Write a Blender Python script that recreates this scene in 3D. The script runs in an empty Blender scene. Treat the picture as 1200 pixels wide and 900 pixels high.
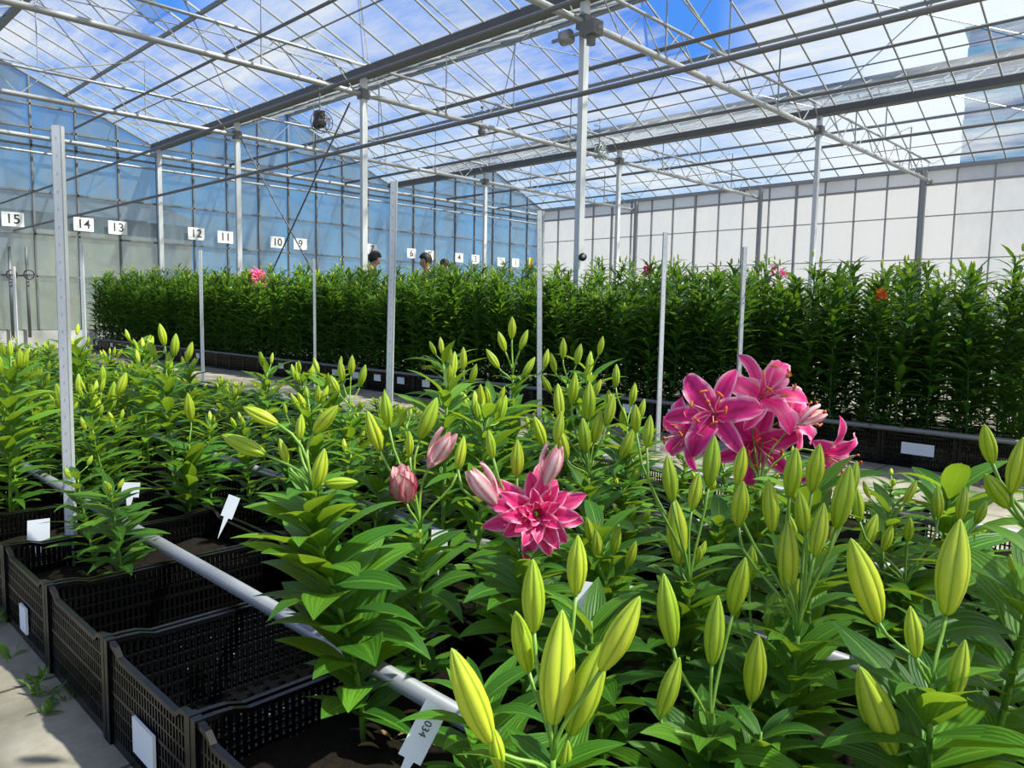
import bpy, math, random
from math import sin, cos, pi, radians
from mathutils import Vector, Matrix, Quaternion
R = random.Random(11)
S = bpy.context.scene; COL = S.collection
Z = Vector((0,0,1)); V = Vector
FPX = 880.0; PITCH = radians(5.5); ROLL = radians(1.0)
fw = V((.719,.695,0)).normalized(); rt = V((fw.y,-fw.x,0))
fwd = fw*cos(PITCH)-Z*sin(PITCH); upv = fw*sin(PITCH)+Z*cos(PITCH)
CX = rt*cos(ROLL)+upv*sin(ROLL); CY = upv*cos(ROLL)-rt*sin(ROLL)
CAM = V((0,0,.9))
def ray(px,py): return fwd+CX*((px-600)/FPX)+CY*((450-py)/FPX)
def at(px,py,t): return CAM+ray(px,py)*t
def on_y(px,py,y):
    d = ray(px,py); return CAM+d*(y/d.y)
# ------------------------------------------------------------------ materials
def newmat(name):
    m = bpy.data.materials.new(name); m.use_nodes = True
    n = m.node_tree.nodes; n.clear()
    return m, n, m.node_tree.links
def mat(name, col, rough=.5, metal=0, var=.0, scale=20, bump=0, spec=.5):
    m,n,l = newmat(name)
    o = n.new('ShaderNodeOutputMaterial'); b = n.new('ShaderNodeBsdfPrincipled')
    b.inputs['Base Color'].default_value = (*col,1); b.inputs['Roughness'].default_value = rough
    b.inputs['Metallic'].default_value = metal; b.inputs['Specular IOR Level'].default_value = spec
    l.new(b.outputs[0], o.inputs[0])
    if var or bump:
        tc = n.new('ShaderNodeTexCoord'); no = n.new('ShaderNodeTexNoise'); no.inputs['Scale'].default_value = scale; no.inputs['Detail'].default_value = 6
        l.new(tc.outputs['Object'], no.inputs['Vector'])
        mx = n.new('ShaderNodeMix'); mx.data_type = 'RGBA'
        mx.inputs['A'].default_value = (*[c*(1-var) for c in col],1); mx.inputs['B'].default_value = (*[min(1,c*(1+var)) for c in col],1)
        l.new(no.outputs['Fac'], mx.inputs['Factor']); l.new(mx.outputs['Result'], b.inputs['Base Color'])
        if bump:
            bp = n.new('ShaderNodeBump'); bp.inputs['Strength'].default_value = bump; bp.inputs['Distance'].default_value = .01
            l.new(no.outputs['Fac'], bp.inputs['Height']); l.new(bp.outputs[0], b.inputs['Normal'])
    return m
def math_node(n,l,op,a,b=None,c=None):
    k = n.new('ShaderNodeMath'); k.operation = op
    for i,x in enumerate((a,b,c)):
        if x is None: continue
        if isinstance(x,(int,float)): k.inputs[i].default_value = x
        else: l.new(x, k.inputs[i])
    return k.outputs[0]
def ramp(n,l,fac,stops):
    r = n.new('ShaderNodeValToRGB'); e = r.color_ramp.elements
    e[0].position = stops[0][0]; e[0].color = (*stops[0][1],1)
    e[1].position = stops[-1][0]; e[1].color = (*stops[-1][1],1)
    for p_,c_ in stops[1:-1]:
        q = e.new(p_); q.color = (*c_,1)
    l.new(fac, r.inputs[0]); return r.outputs[0]
def plantmat(name, stops, vein=.25, trans=.29, rough=.45, rib=None, tcol=(.40,.60,.03)):
    m,n,l = newmat(name)
    o = n.new('ShaderNodeOutputMaterial'); b = n.new('ShaderNodeBsdfPrincipled'); b.inputs['Roughness'].default_value = rough
    b.inputs['Specular IOR Level'].default_value = .30
    a = n.new('ShaderNodeAttribute'); a.attribute_name = 'rnd'
    uv = n.new('ShaderNodeUVMap'); sp = n.new('ShaderNodeSeparateXYZ'); l.new(uv.outputs[0], sp.inputs[0])
    oi = n.new('ShaderNodeObjectInfo')
    f = math_node(n,l,'ADD', math_node(n,l,'MULTIPLY',a.outputs['Fac'],.8), math_node(n,l,'MULTIPLY',oi.outputs['Random'],.2))
    colr = ramp(n,l,f,stops)
    sn = math_node(n,l,'SINE', math_node(n,l,'MULTIPLY',sp.outputs[0],44.0))
    fac = math_node(n,l,'MULTIPLY', math_node(n,l,'ADD',sn,1.0), vein*.5)
    mx = n.new('ShaderNodeMix'); mx.data_type = 'RGBA'; mx.inputs['B'].default_value = (.01,.05,.005,1)
    l.new(fac, mx.inputs['Factor']); l.new(colr, mx.inputs['A'])
    d = math_node(n,l,'ABSOLUTE', math_node(n,l,'SUBTRACT',sp.outputs[0],.5))
    mid = math_node(n,l,'MULTIPLY', math_node(n,l,'LESS_THAN',d,.035), .45)
    m2 = n.new('ShaderNodeMix'); m2.data_type = 'RGBA'; m2.inputs['B'].default_value = (*[c*1.3 for c in stops[-1][1]],1)
    l.new(mid, m2.inputs['Factor']); l.new(mx.outputs['Result'], m2.inputs['A'])
    l.new(m2.outputs['Result'], b.inputs['Base Color'])
    bp = n.new('ShaderNodeBump'); bp.inputs['Strength'].default_value = .25; bp.inputs['Distance'].default_value = .002
    l.new(sn, bp.inputs['Height']); l.new(bp.outputs[0], b.inputs['Normal'])
    t = n.new('ShaderNodeBsdfTranslucent'); t.inputs[0].default_value = (*tcol,1)
    ms = n.new('ShaderNodeMixShader'); ms.inputs[0].default_value = trans
    l.new(b.outputs[0], ms.inputs[1]); l.new(t.outputs[0], ms.inputs[2]); l.new(ms.outputs[0], o.inputs[0])
    return m
def budmat(name, lo, hi, seam, tip, rough=.38):
    m,n,l = newmat(name)
    o = n.new('ShaderNodeOutputMaterial'); b = n.new('ShaderNodeBsdfPrincipled'); b.inputs['Roughness'].default_value = rough
    uv = n.new('ShaderNodeUVMap'); sp = n.new('ShaderNodeSeparateXYZ'); l.new(uv.outputs[0], sp.inputs[0])
    oi = n.new('ShaderNodeObjectInfo'); no = n.new('ShaderNodeTexNoise'); no.inputs['Scale'].default_value = 3
    l.new(uv.outputs[0], no.inputs['Vector'])
    f = math_node(n,l,'ADD', math_node(n,l,'MULTIPLY',no.outputs['Fac'],.6), math_node(n,l,'MULTIPLY',oi.outputs['Random'],.45))
    base = ramp(n,l,f,[(.15,lo),(.8,hi)])
    st = math_node(n,l,'ABSOLUTE', math_node(n,l,'SINE', math_node(n,l,'MULTIPLY',sp.outputs[0],pi*6)))
    k = math_node(n,l,'POWER', math_node(n,l,'SUBTRACT',1.0,st), 3.0)
    mx = n.new('ShaderNodeMix'); mx.data_type = 'RGBA'; mx.inputs['B'].default_value = (*seam,1)
    l.new(math_node(n,l,'MULTIPLY',k,.65), mx.inputs['Factor']); l.new(base, mx.inputs['A'])
    m2 = n.new('ShaderNodeMix'); m2.data_type = 'RGBA'; m2.inputs['B'].default_value = (*tip,1)
    l.new(math_node(n,l,'POWER',sp.outputs[1],5.0), m2.inputs['Factor']); l.new(mx.outputs['Result'], m2.inputs['A'])
    l.new(m2.outputs['Result'], b.inputs['Base Color'])
    bp = n.new('ShaderNodeBump'); bp.inputs['Strength'].default_value = .5; bp.inputs['Distance'].default_value = .004; bp.invert = True
    l.new(k, bp.inputs['Height']); l.new(bp.outputs[0], b.inputs['Normal'])
    t = n.new('ShaderNodeBsdfTranslucent'); t.inputs[0].default_value = (*hi,1)
    ms = n.new('ShaderNodeMixShader'); ms.inputs[0].default_value = .28
    l.new(b.outputs[0], ms.inputs[1]); l.new(t.outputs[0], ms.inputs[2]); l.new(ms.outputs[0], o.inputs[0])
    return m
def petalmat(name, mid, body, edge, e0=.72, tr=.35):
    m,n,l = newmat(name)
    o = n.new('ShaderNodeOutputMaterial'); b = n.new('ShaderNodeBsdfPrincipled'); b.inputs['Roughness'].default_value = .5
    uv = n.new('ShaderNodeUVMap'); sp = n.new('ShaderNodeSeparateXYZ'); l.new(uv.outputs[0], sp.inputs[0])
    d = math_node(n,l,'MULTIPLY', math_node(n,l,'ABSOLUTE', math_node(n,l,'SUBTRACT',sp.outputs[0],.5)), 2.0)
    no = n.new('ShaderNodeTexNoise'); no.inputs['Scale'].default_value = 9; l.new(uv.outputs[0], no.inputs['Vector'])
    d2 = math_node(n,l,'ADD', d, math_node(n,l,'MULTIPLY', math_node(n,l,'SUBTRACT',no.outputs['Fac'],.5), .3))
    c = ramp(n,l,d2,[(.0,mid),(.35,body),(e0,body),(1.0,edge)])
    l.new(c, b.inputs['Base Color'])
    t = n.new('ShaderNodeBsdfTranslucent'); l.new(c, t.inputs[0])
    ms = n.new('ShaderNodeMixShader'); ms.inputs[0].default_value = tr
    l.new(b.outputs[0], ms.inputs[1]); l.new(t.outputs[0], ms.inputs[2]); l.new(ms.outputs[0], o.inputs[0])
    return m
def glassmat(name, tcol, dcol, lo, hi, scale=(1,1,1), nscale=2.0, tl_=.65):
    m,n,l = newmat(name)
    o = n.new('ShaderNodeOutputMaterial')
    tr = n.new('ShaderNodeBsdfTransparent'); tr.inputs[0].default_value = (*tcol,1)
    df = n.new('ShaderNodeBsdfDiffuse'); df.inputs[0].default_value = (*dcol,1)
    tl = n.new('ShaderNodeBsdfTranslucent'); tl.inputs[0].default_value = (*dcol,1)
    m1 = n.new('ShaderNodeMixShader'); m1.inputs[0].default_value = tl_
    l.new(df.outputs[0], m1.inputs[1]); l.new(tl.outputs[0], m1.inputs[2])
    tc = n.new('ShaderNodeTexCoord'); mp = n.new('ShaderNodeMapping'); mp.inputs['Scale'].default_value = scale
    l.new(tc.outputs['Object'], mp.inputs[0])
    no = n.new('ShaderNodeTexNoise'); no.inputs['Scale'].default_value = nscale; no.inputs['Detail'].default_value = 7; no.inputs['Roughness'].default_value = .65
    l.new(mp.outputs[0], no.inputs['Vector'])
    mr = n.new('ShaderNodeMapRange'); mr.inputs[1].default_value = .35; mr.inputs[2].default_value = .68; mr.inputs[3].default_value = lo; mr.inputs[4].default_value = hi
    l.new(no.outputs['Fac'], mr.inputs[0])
    m2 = n.new('ShaderNodeMixShader'); l.new(mr.outputs[0], m2.inputs[0]); l.new(tr.outputs[0], m2.inputs[1]); l.new(m1.outputs[0], m2.inputs[2])
    gl = n.new('ShaderNodeBsdfGlossy'); gl.inputs['Roughness'].default_value = .15
    m3 = n.new('ShaderNodeMixShader'); m3.inputs[0].default_value = .03
    l.new(m2.outputs[0], m3.inputs[1]); l.new(gl.outputs[0], m3.inputs[2])
    l.new(m3.outputs[0], o.inputs[0]); return m
M = {}
M['leaf'] = plantmat('lily_leaf',[(0,(.018,.072,.007)),(.5,(.050,.155,.012)),(1,(.14,.30,.022))])
M['leafbig'] = plantmat('broad_lily_leaf',[(0,(.018,.085,.009)),(.5,(.060,.19,.014)),(1,(.15,.34,.027))],vein=.35,rough=.45)
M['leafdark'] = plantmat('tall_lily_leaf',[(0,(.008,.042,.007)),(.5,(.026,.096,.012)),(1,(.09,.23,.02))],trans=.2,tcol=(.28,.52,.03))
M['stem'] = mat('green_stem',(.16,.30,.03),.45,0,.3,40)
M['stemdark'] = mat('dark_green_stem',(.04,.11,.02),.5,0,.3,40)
M['bud'] = budmat('green_bud',(.26,.44,.02),(.64,.70,.05),(.10,.28,.01),(.30,.46,.04))
M['pinkbud'] = budmat('pink_tinged_bud',(.74,.55,.40),(.82,.42,.45),(.50,.10,.16),(.50,.2,.15))
M['petal'] = petalmat('hot_pink_petal',(.58,.006,.12),(.82,.03,.27),(.96,.52,.64),.64,.42)
M['petal2'] = petalmat('pink_star_petal',(.68,.01,.14),(.84,.04,.24),(.98,.52,.64),.62,.4)
M['petaldark'] = petalmat('opening_bud_petal',(.90,.76,.70),(.84,.48,.50),(.42,.01,.08),.55)
M['lip'] = mat('lip_red',(.45,.12,.10),.6)
M['orange'] = petalmat('orange_petal',(.8,.1,.01),(.85,.14,.02),(.9,.3,.05))
M['anther'] = mat('rust_anther',(.60,.13,.02),.8)
M['filament'] = mat('pale_filament',(.80,.4,.40),.5)
M['steel'] = mat('galvanised_steel',(.34,.35,.36),.42,.35,.2,30)
M['steelpost'] = mat('bright_galvanised_post',(.58,.60,.61),.4,.25,.12,60)
M['slot'] = mat('dark_slot',(.35,.36,.37),.8)
M['alu'] = mat('aluminium_bar',(.21,.225,.235),.5,.1)
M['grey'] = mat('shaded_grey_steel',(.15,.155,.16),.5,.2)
M['mull'] = mat('wall_bar_grey',(.28,.29,.30),.5,.1)
M['gutter'] = mat('dull_gutter_steel',(.11,.113,.113),.6,.2,.2,5)
M['crate'] = mat('black_crate_plastic',(.0025,.0025,.003),.30,0,0,15,0,.28)
M['soil'] = mat('dark_soil',(.012,.009,.006),.95,0,.6,60,.8,.1)
M['card'] = mat('white_card',(.80,.81,.80),.5)
M['ink'] = mat('black_ink',(.03,.03,.03),.6)
M['pipe'] = mat('painted_grey_pipe',(.21,.22,.24),.45,.1,.1,20)
M['dead'] = mat('dry_leaf_brown',(.22,.13,.055),.8,0,.4,30)
M['black'] = mat('black_plastic',(.02,.02,.022),.5)
M['green'] = mat('faded_green_paint',(.22,.27,.26),.5)
M['skin'] = mat('skin',(.42,.24,.17),.5)
M['hair'] = mat('dark_hair',(.012,.009,.007),.6)
M['shirt'] = mat('black_shirt',(.02,.02,.024),.8)
M['shirt2'] = mat('navy_shirt',(.05,.06,.09),.8)
M['trouser'] = mat('dark_trousers',(.04,.045,.06),.8)
M['yellow'] = mat('yellow_card',(.8,.6,.05),.5)
M['beige'] = mat('backdrop_beige',(.30,.25,.17),.9,0,.25,.8)
M['teal'] = mat('teal_blue_cladding',(.0,.17,.42),.5,0,.2,.2,0,.1)
M['teal2'] = mat('pale_teal_window_band',(.02,.38,.58),.4,0,0,1,0,.1)
M['conc'] = mat('pale_concrete_plinth',(.42,.42,.40),.9,0,.2,4)
M['roofglass'] = glassmat('dusty_roof_glass',(.78,.87,.95),(.29,.32,.34),.03,.84,(1,.22,1),1.2)
M['blueglass'] = glassmat('sky_blue_dusty_glass',(.44,.62,.72),(.26,.335,.355),.15,.90,(1,1,.45),1.1)  # sky blue showing through is put into the pane colour, over dust streaks
M['whiteglass'] = glassmat('whitewashed_glass',(.7,.74,.76),(.50,.525,.545),.80,.99,(1,1,.5),1.5)
def floormat():
    m,n,l = newmat('worn_concrete_slabs')
    o = n.new('ShaderNodeOutputMaterial'); b = n.new('ShaderNodeBsdfPrincipled'); b.inputs['Roughness'].default_value = .9; b.inputs['Specular IOR Level'].default_value = .2
    tc = n.new('ShaderNodeTexCoord')
    no = n.new('ShaderNodeTexNoise'); no.inputs['Scale'].default_value = 2.5; no.inputs['Detail'].default_value = 9; no.inputs['Roughness'].default_value = .7
    l.new(tc.outputs['Object'], no.inputs['Vector'])
    c = ramp(n,l,no.outputs['Fac'],[(.3,(.12,.105,.075)),(.5,(.26,.235,.18)),(.7,(.38,.35,.29))])
    br = n.new('ShaderNodeTexBrick'); br.offset = 0; br.inputs['Scale'].default_value = 1
    br.inputs['Brick Width'].default_value = .5; br.inputs['Row Height'].default_value = .5; br.inputs['Mortar Size'].default_value = .006
    br.inputs['Color1'].default_value = (1,1,1,1); br.inputs['Color2'].default_value = (.9,.9,.88,1); br.inputs['Mortar'].default_value = (.3,.28,.22,1)
    l.new(tc.outputs['Object'], br.inputs['Vector'])
    mx = n.new('ShaderNodeMix'); mx.data_type = 'RGBA'; mx.blend_type = 'MULTIPLY'; mx.inputs['Factor'].default_value = 1
    l.new(c, mx.inputs['A']); l.new(br.outputs[0], mx.inputs['B']); l.new(mx.outputs['Result'], b.inputs['Base Color'])
    bp = n.new('ShaderNodeBump'); bp.inputs['Strength'].default_value = .5; bp.inputs['Distance'].default_value = .01
    l.new(no.outputs['Fac'], bp.inputs['Height']); l.new(bp.outputs[0], b.inputs['Normal'])
    l.new(b.outputs[0], o.inputs[0]); return m
M['floor'] = floormat()
# ------------------------------------------------------------------ mesh builder
class MB:
    def __init__(s): s.v=[]; s.f=[]; s.uv=[]; s.c=[]; s.m=[]
    def add(s, vs, fs, uv=None, c=.5, m=0):
        k = len(s.v); s.v += [tuple(q) for q in vs]
        s.uv += uv if uv else [(.2,.5)]*len(vs)
        s.c += [c]*len(vs)
        for f in fs: s.f.append(tuple(i+k for i in f)); s.m.append(m)
    def box(s, lo, hi, m=0):
        x0,y0,z0 = lo; x1,y1,z1 = hi
        s.add([(x0,y0,z0),(x1,y0,z0),(x1,y1,z0),(x0,y1,z0),(x0,y0,z1),(x1,y0,z1),(x1,y1,z1),(x0,y1,z1)],
              [(3,2,1,0),(4,5,6,7),(0,1,5,4),(1,2,6,5),(2,3,7,6),(3,0,4,7)], m=m)
    def bar(s, a, b, w, h=None, m=0, upd=Z):
        a = V(a); b = V(b); d = (b-a).normalized(); h = h or w
        sd = d.cross(upd)
        if sd.length < 1e-4: sd = d.cross(V((1,0,0)))
        sd.normalize(); u = sd.cross(d)
        q = [(-1,-1),(1,-1),(1,1),(-1,1)]
        vs = [a+sd*w/2*i+u*h/2*j for i,j in q]+[b+sd*w/2*i+u*h/2*j for i,j in q]
        s.add(vs,[(0,1,2,3),(7,6,5,4),(0,4,5,1),(1,5,6,2),(2,6,7,3),(3,7,4,0)],m=m)
    def tube(s, pts, rad, n=6, m=0, c=.5, cap=True):
        pts = [V(q) for q in pts]; N = len(pts)
        if not isinstance(rad,(list,tuple)): rad = [rad]*N
        d0 = (pts[1]-pts[0]).normalized(); ref = d0.cross(V((1,0,0)))
        if ref.length < .1: ref = d0.cross(V((0,1,0)))
        ref.normalize(); vs=[]; uv=[]
        for i,q in enumerate(pts):
            d = (pts[min(i+1,N-1)]-pts[max(i-1,0)]).normalized()
            ref = (ref-d*ref.dot(d)).normalized(); b = d.cross(ref)
            for j in range(n):
                a = 2*pi*j/n; vs.append(q+(ref*cos(a)+b*sin(a))*rad[i]); uv.append((j/n,i/max(1,N-1)))
        fs = [(i*n+j,i*n+(j+1)%n,(i+1)*n+(j+1)%n,(i+1)*n+j) for i in range(N-1) for j in range(n)]
        if cap: fs += [tuple(range(n-1,-1,-1)), tuple((N-1)*n+j for j in range(n))]
        s.add(vs,fs,uv,c,m)
    def mesh(s, name, mats, smooth=False):
        me = bpy.data.meshes.new(name); me.from_pydata(s.v,[],s.f)
        for q in (mats if isinstance(mats,list) else [mats]): me.materials.append(q)
        me.polygons.foreach_set('material_index', s.m)
        if smooth: me.polygons.foreach_set('use_smooth',[True]*len(s.f))
        ul = me.uv_layers.new(name='UVMap'); li = [0]*len(me.loops); me.loops.foreach_get('vertex_index',li)
        fl = []
        for i in li: fl += s.uv[i]
        ul.data.foreach_set('uv',fl)
        at_ = me.attributes.new('rnd','FLOAT','POINT'); at_.data.foreach_set('value',s.c)
        me.update(); return me
    def build(s, name, mats, parent=None, smooth=False):
        return link(name, s.mesh(name,mats,smooth), parent)
def link(name, me, parent=None):
    o = bpy.data.objects.new(name, me); COL.objects.link(o)
    if parent: o.parent = parent
    return o
def tag(o, label, cat, group=None, kind=None):
    o['label'] = label; o['category'] = cat
    if group: o['group'] = group
    if kind: o['kind'] = kind
    return o
def empty(name, loc, label, cat, group=None):
    o = bpy.data.objects.new(name, None); COL.objects.link(o); o.location = loc; o.empty_display_size = .1
    return tag(o,label,cat,group)
def dup(root, loc, rz=0, sc=1, label=None, group=None, tilt=(0,0)):
    r = root.copy(); COL.objects.link(r); r.location = loc; r.rotation_euler = (tilt[0],tilt[1],rz)
    r.scale = sc if isinstance(sc,tuple) else (sc,sc,sc)
    if label: r['label'] = label
    if group: r['group'] = group
    for ch in list(root.children):
        c = ch.copy(); COL.objects.link(c); c.parent = r
        for g in list(ch.children):
            d = g.copy(); COL.objects.link(d); d.parent = c
    return r
def struct(o, label, cat='wall'):
    return tag(o,label,cat,kind='structure')
# ------------------------------------------------------------------ setting
GX = [-6.2,.28,6.75,13.2,19.7]; YW = 17.7; Y0 = -5.0; ZG = 4.4; ZR = 5.75
b = MB(); b.box((-8,Y0,-.1),(19.9,YW+.1,0)); struct(b.build('floor',M['floor']),'worn pale concrete floor of the greenhouse','floor')
b = MB(); b.box((-150,-150,-.4),(190,190,-.1)); struct(b.build('ground',mat('outside_gravel',(.22,.21,.19),.95,0,.4,.5)),'gravel ground outside the greenhouse','ground')
ceil = MB(); bars = MB(); DY = .6; NY = int((YW-Y0)/DY)
vents = set()
VL = ((1,0,27,3,'raised glass roof vent at the upper left'),(2,1,18,2,'raised glass roof vent right of the nearest gutter'),(1,1,25,3,'raised glass roof vent left of the nearest gutter'),(1,1,20,3,'raised glass roof vent over the middle, left of the nearest column'),(2,0,31,2,'raised glass roof vent by the numbered wall'),(2,0,24,2,'raised glass roof vent above the middle truss'))
for (k,sd,i,n_,lab) in VL:
    for j in range(n_): vents.add((k,sd,i+j))
for k in range(4):
    x0,x1 = GX[k],GX[k+1]; xm = (x0+x1)/2
    for sd,(xa,xb) in enumerate(((x0,xm),(x1,xm))):
        for i in range(NY+1):
            ya = Y0+i*DY; yb = min(YW,ya+DY)
            P = lambda s,y: (xa+(xb-xa)*s, y, ZG+(ZR-ZG)*s)
            if yb > ya+.01:
                lo = (0,.55) if (k,sd,i) in vents else (0,1)
                ceil.add([P(lo[0],ya),P(lo[1],ya),P(lo[1],yb),P(lo[0],yb)],[(0,1,2,3)])
            bars.bar(P(0,ya),P(1,ya),.020,.03)
        bars.bar(P(.55,Y0),P(.55,YW),.045,.055); bars.bar(P(.27,Y0),P(.27,YW),.018,.018)
    bars.bar((xm,Y0,ZR),(xm,YW,ZR),.11,.12)
c_ = struct(ceil.build('ceiling',M['roofglass']),'dusty glass roof in long ridges','roof')
bars.build('glazing_bars',M['alu'],c_)
w = MB(); fr = MB()
for k in range(4):
    x0,x1 = GX[k],GX[k+1]; xm = (x0+x1)/2
    w.add([(x0,YW,.35),(x1,YW,.35),(x1,YW,ZG),(xm,YW,ZR),(x0,YW,ZG)],[(0,1,2,3,4)])
    n_ = 8
    for i in range(n_+1):
        x = x0+(x1-x0)*i/n_; zt = ZG+(ZR-ZG)*(1-abs(x-xm)/(xm-x0))
        fr.box((x-.018,YW-.06,.35),(x+.018,YW,zt))
    fr.bar((x0,YW-.03,ZG),(xm,YW-.03,ZR),.04); fr.bar((x1,YW-.03,ZG),(xm,YW-.03,ZR),.04)
for z in (.35,1.45,2.3,3.15,4.05,ZG,4.85): fr.box((-6.2,YW-.06,z-.018),(19.7,YW,z+.018))
wl = struct(w.build('wall_left',M['blueglass']),'glass gable wall, blue of the sky put in its colour, behind the number signs')
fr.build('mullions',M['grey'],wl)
b = MB(); b.box((-6.2,YW-.1,0),(19.7,YW+.06,.35)); b.build('plinth',M['conc'],wl)
b = MB(); b.tube([(-6,YW-.14,4.2),(19.6,YW-.14,4.2)],.045,10); b.build('wall_pipe',M['mull'],wl)
b = MB(); b.tube([(-6,YW-.14,3.9),(19.6,YW-.14,3.9)],.025,8); b.build('wall_pipe',M['mull'],wl)
XW = 19.7
w = MB(); w.add([(XW,Y0,.35),(XW,YW,.35),(XW,YW,ZG),(XW,Y0,ZG)],[(0,1,2,3)])
wr = struct(w.build('wall_right',M['whiteglass']),'whitewashed glass side wall beyond the tall crop')
fr = MB(); y = YW; i = 0
while y > Y0:
    ww = .026 if i%4 == 0 else .012
    fr.box((XW-.07,y-ww,.35),(XW,y+ww,ZG)); y -= .75; i += 1
for z in (.35,1.3,2.3,3.3): fr.box((XW-.06,Y0,z-.010),(XW,YW,z+.010))
fr.build('mullions',M['mull'],wr)
fr = MB(); fr.box((XW-.1,Y0,4.0),(XW,YW,4.05)); fr.box((XW-.1,Y0,ZG-.05),(XW+.1,YW,ZG+.04)); fr.build('eave_rail',M['mull'],wr)
b = MB(); b.box((XW-.1,Y0,0),(XW+.06,YW,.35)); b.build('plinth',M['conc'],wr)
b = MB(); b.box((-10,26,-.1),(11,32,3.6)); o = b.build('beige_backdrop',M['beige'])  # block added outside so the lower left panes take on a beige tone
tag(o,'added beige block giving its tone to the lower left glass wall','building')
rb = MB(); rb.add([(-10.3,25.7,3.6),(11.3,25.7,3.6),(11.3,29,4.6),(-10.3,29,4.6),(-10.3,32.3,3.6),(11.3,32.3,3.6)],[(0,1,2,3),(3,2,5,4)]); rb.build('roof',M['gutter'],o)  # pitched top of the added beige block
q = at(1270,365,55); r = empty('tall_building',(q.x,q.y,-.1),'tall teal blue building glimpsed through the roof glass at the upper right','building')
r.rotation_euler = (0,0,-radians(82))
b = MB(); b.box((-8,-5,0),(14,5,21.5)); b.build('facade',M['teal'],r)
b = MB()
for i in range(8):
    b.box((-8.05,-5.06,1.5+i*2.5),(14.05,-5.0,2.9+i*2.5))
b.build('window_band',M['teal2'],r)
b = MB(); b.box((-8.3,-5.3,21.5),(14.3,5.3,21.8)); b.build('roof_edge',M['teal2'],r)
for k,x in enumerate(GX[1:4]):
    b = MB(); b.box((x-.10,Y0,ZG-.06),(x+.10,YW,ZG-.045)); b.bar((x-.10,Y0,ZG),(x-.10,YW,ZG),.018,.12); b.bar((x+.10,Y0,ZG),(x+.10,YW,ZG),.018,.12)
    tag(b.build('roof_gutter',M['gutter']),['metal roof gutter nearest the left edge, over the near bed','dark metal roof gutter resting on the nearest row of tall columns','metal roof gutter on the far row of columns by the white wall'][k],'gutter')
TY = [1.45,5.5,9.72,13.8]
for k,y in enumerate(TY):
    r = empty('roof_truss',(0,y,4.1),['steel lattice truss crossing overhead at the upper right corner','steel lattice truss ending on the right, carried by the nearest tall column','steel lattice truss from the upper left, second row of columns','steel lattice truss closest to the numbered wall'][k],'truss')
    b = MB(); b.tube([(-6,0,0),(XW,0,0)],.042,8); b.build('bottom_chord',M['steel'],r,True)
    b = MB(); b.tube([(-6,0,.42),(XW,0,.42)],.024,6); b.build('top_chord',M['steel'],r,True)
    b = MB(); x = -6
    while x < XW-.8:
        b.tube([(x,0,0),(x+.42,0,.42),(x+.84,0,0)],.010,5); x += .84
    b.build('lattice',M['steel'],r)
    for g in range(4):
        xm = (GX[g]+GX[g+1])/2
        for pts in ([(xm-1.6,0,0),(xm-1.6,0,.95),(xm,0,.42),(xm,0,1.6)],[(xm+1.6,0,0),(xm+1.6,0,.95),(xm,0,.42)]):
            b = MB(); b.tube(pts,.014,5); b.build('roof_strut',M['steel'],r)
for (x,z,rr,lab) in ((3.95,2.33,.018,'lowest thin pipe over the path, starting below the number 15 sign'),
                     (3.75,2.83,.018,'thin pipe hung just above the lowest one over the path'),
                     (8.4,4.25,.032,'pipe slung under the trusses past the nearest column row'),
                     (10.0,4.2,.02,'thin pipe under the trusses between two thicker pipes'),
                     (11.6,4.25,.032,'pipe slung under the trusses halfway to the far column row'),
                     (15.2,4.25,.030,'pipe slung under the trusses nearest the white wall'),
                     (17.3,4.2,.022,'slim pipe right beside the white wall eave'),
                     (5.1,4.5,.022,'slim purlin pipe just left of the nearest gutter')):
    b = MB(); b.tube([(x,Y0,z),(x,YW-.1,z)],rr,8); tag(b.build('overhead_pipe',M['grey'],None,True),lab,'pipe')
b = MB()
for y in (3.5,7.6,11.7,15.8):
    for g in range(1,4):
        x0,x1 = GX[g],GX[g+1]; xm = (x0+x1)/2
        b.tube([(x0,y-2,4.5),(xm,y+2,ZR-.1)],.010,4); b.tube([(xm,y-2,ZR-.1),(x1,y+2,4.5)],.010,4)
        b.tube([(x0,y+2,4.5),(xm,y-2,ZR-.1)],.010,4); b.tube([(xm,y+2,ZR-.1),(x1,y-2,4.5)],.010,4)
b.build('bracing_rods',M['steel'],c_)
CN = [((6.75,TY[1]),'nearest tall steel column, carrying a small round gauge'),((6.75,TY[2]),'tall steel column with diagonal brace, second in the near row'),((6.75,TY[3]),'tall steel column by the number 11 sign'),
      ((13.2,TY[1]),'far row steel column standing before the white wall on the right'),((13.2,TY[2]),'far row steel column just right of the nearest tall column'),((13.2,TY[3]),'far row steel column by the number 3 sign')]
for (x,y),lab in CN:
    r = empty('steel_column',(x,y,0),lab,'column')
    b = MB(); b.box((-.045,-.035,0),(.045,.035,4.35)); b.build('shaft',M['steelpost'],r)
    b = MB(); b.box((-.09,-.09,0),(.09,.09,.02)); b.build('base_plate',M['grey'],r)
    b = MB(); b.box((-.07,-.07,4.03),(.07,.07,4.17)); b.build('bracket',M['grey'],r)
b = MB(); b.tube([(6.66,9.95,4.0),(6.66,13.5,.4)],.014,5); b.tube([(6.66,9.95,.4),(6.66,13.5,4.0)],.014,5)
tag(b.build('cross_brace',M['grey']),'crossed thin bracing rods between two columns in front of signs 9 and 10','brace')
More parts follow.
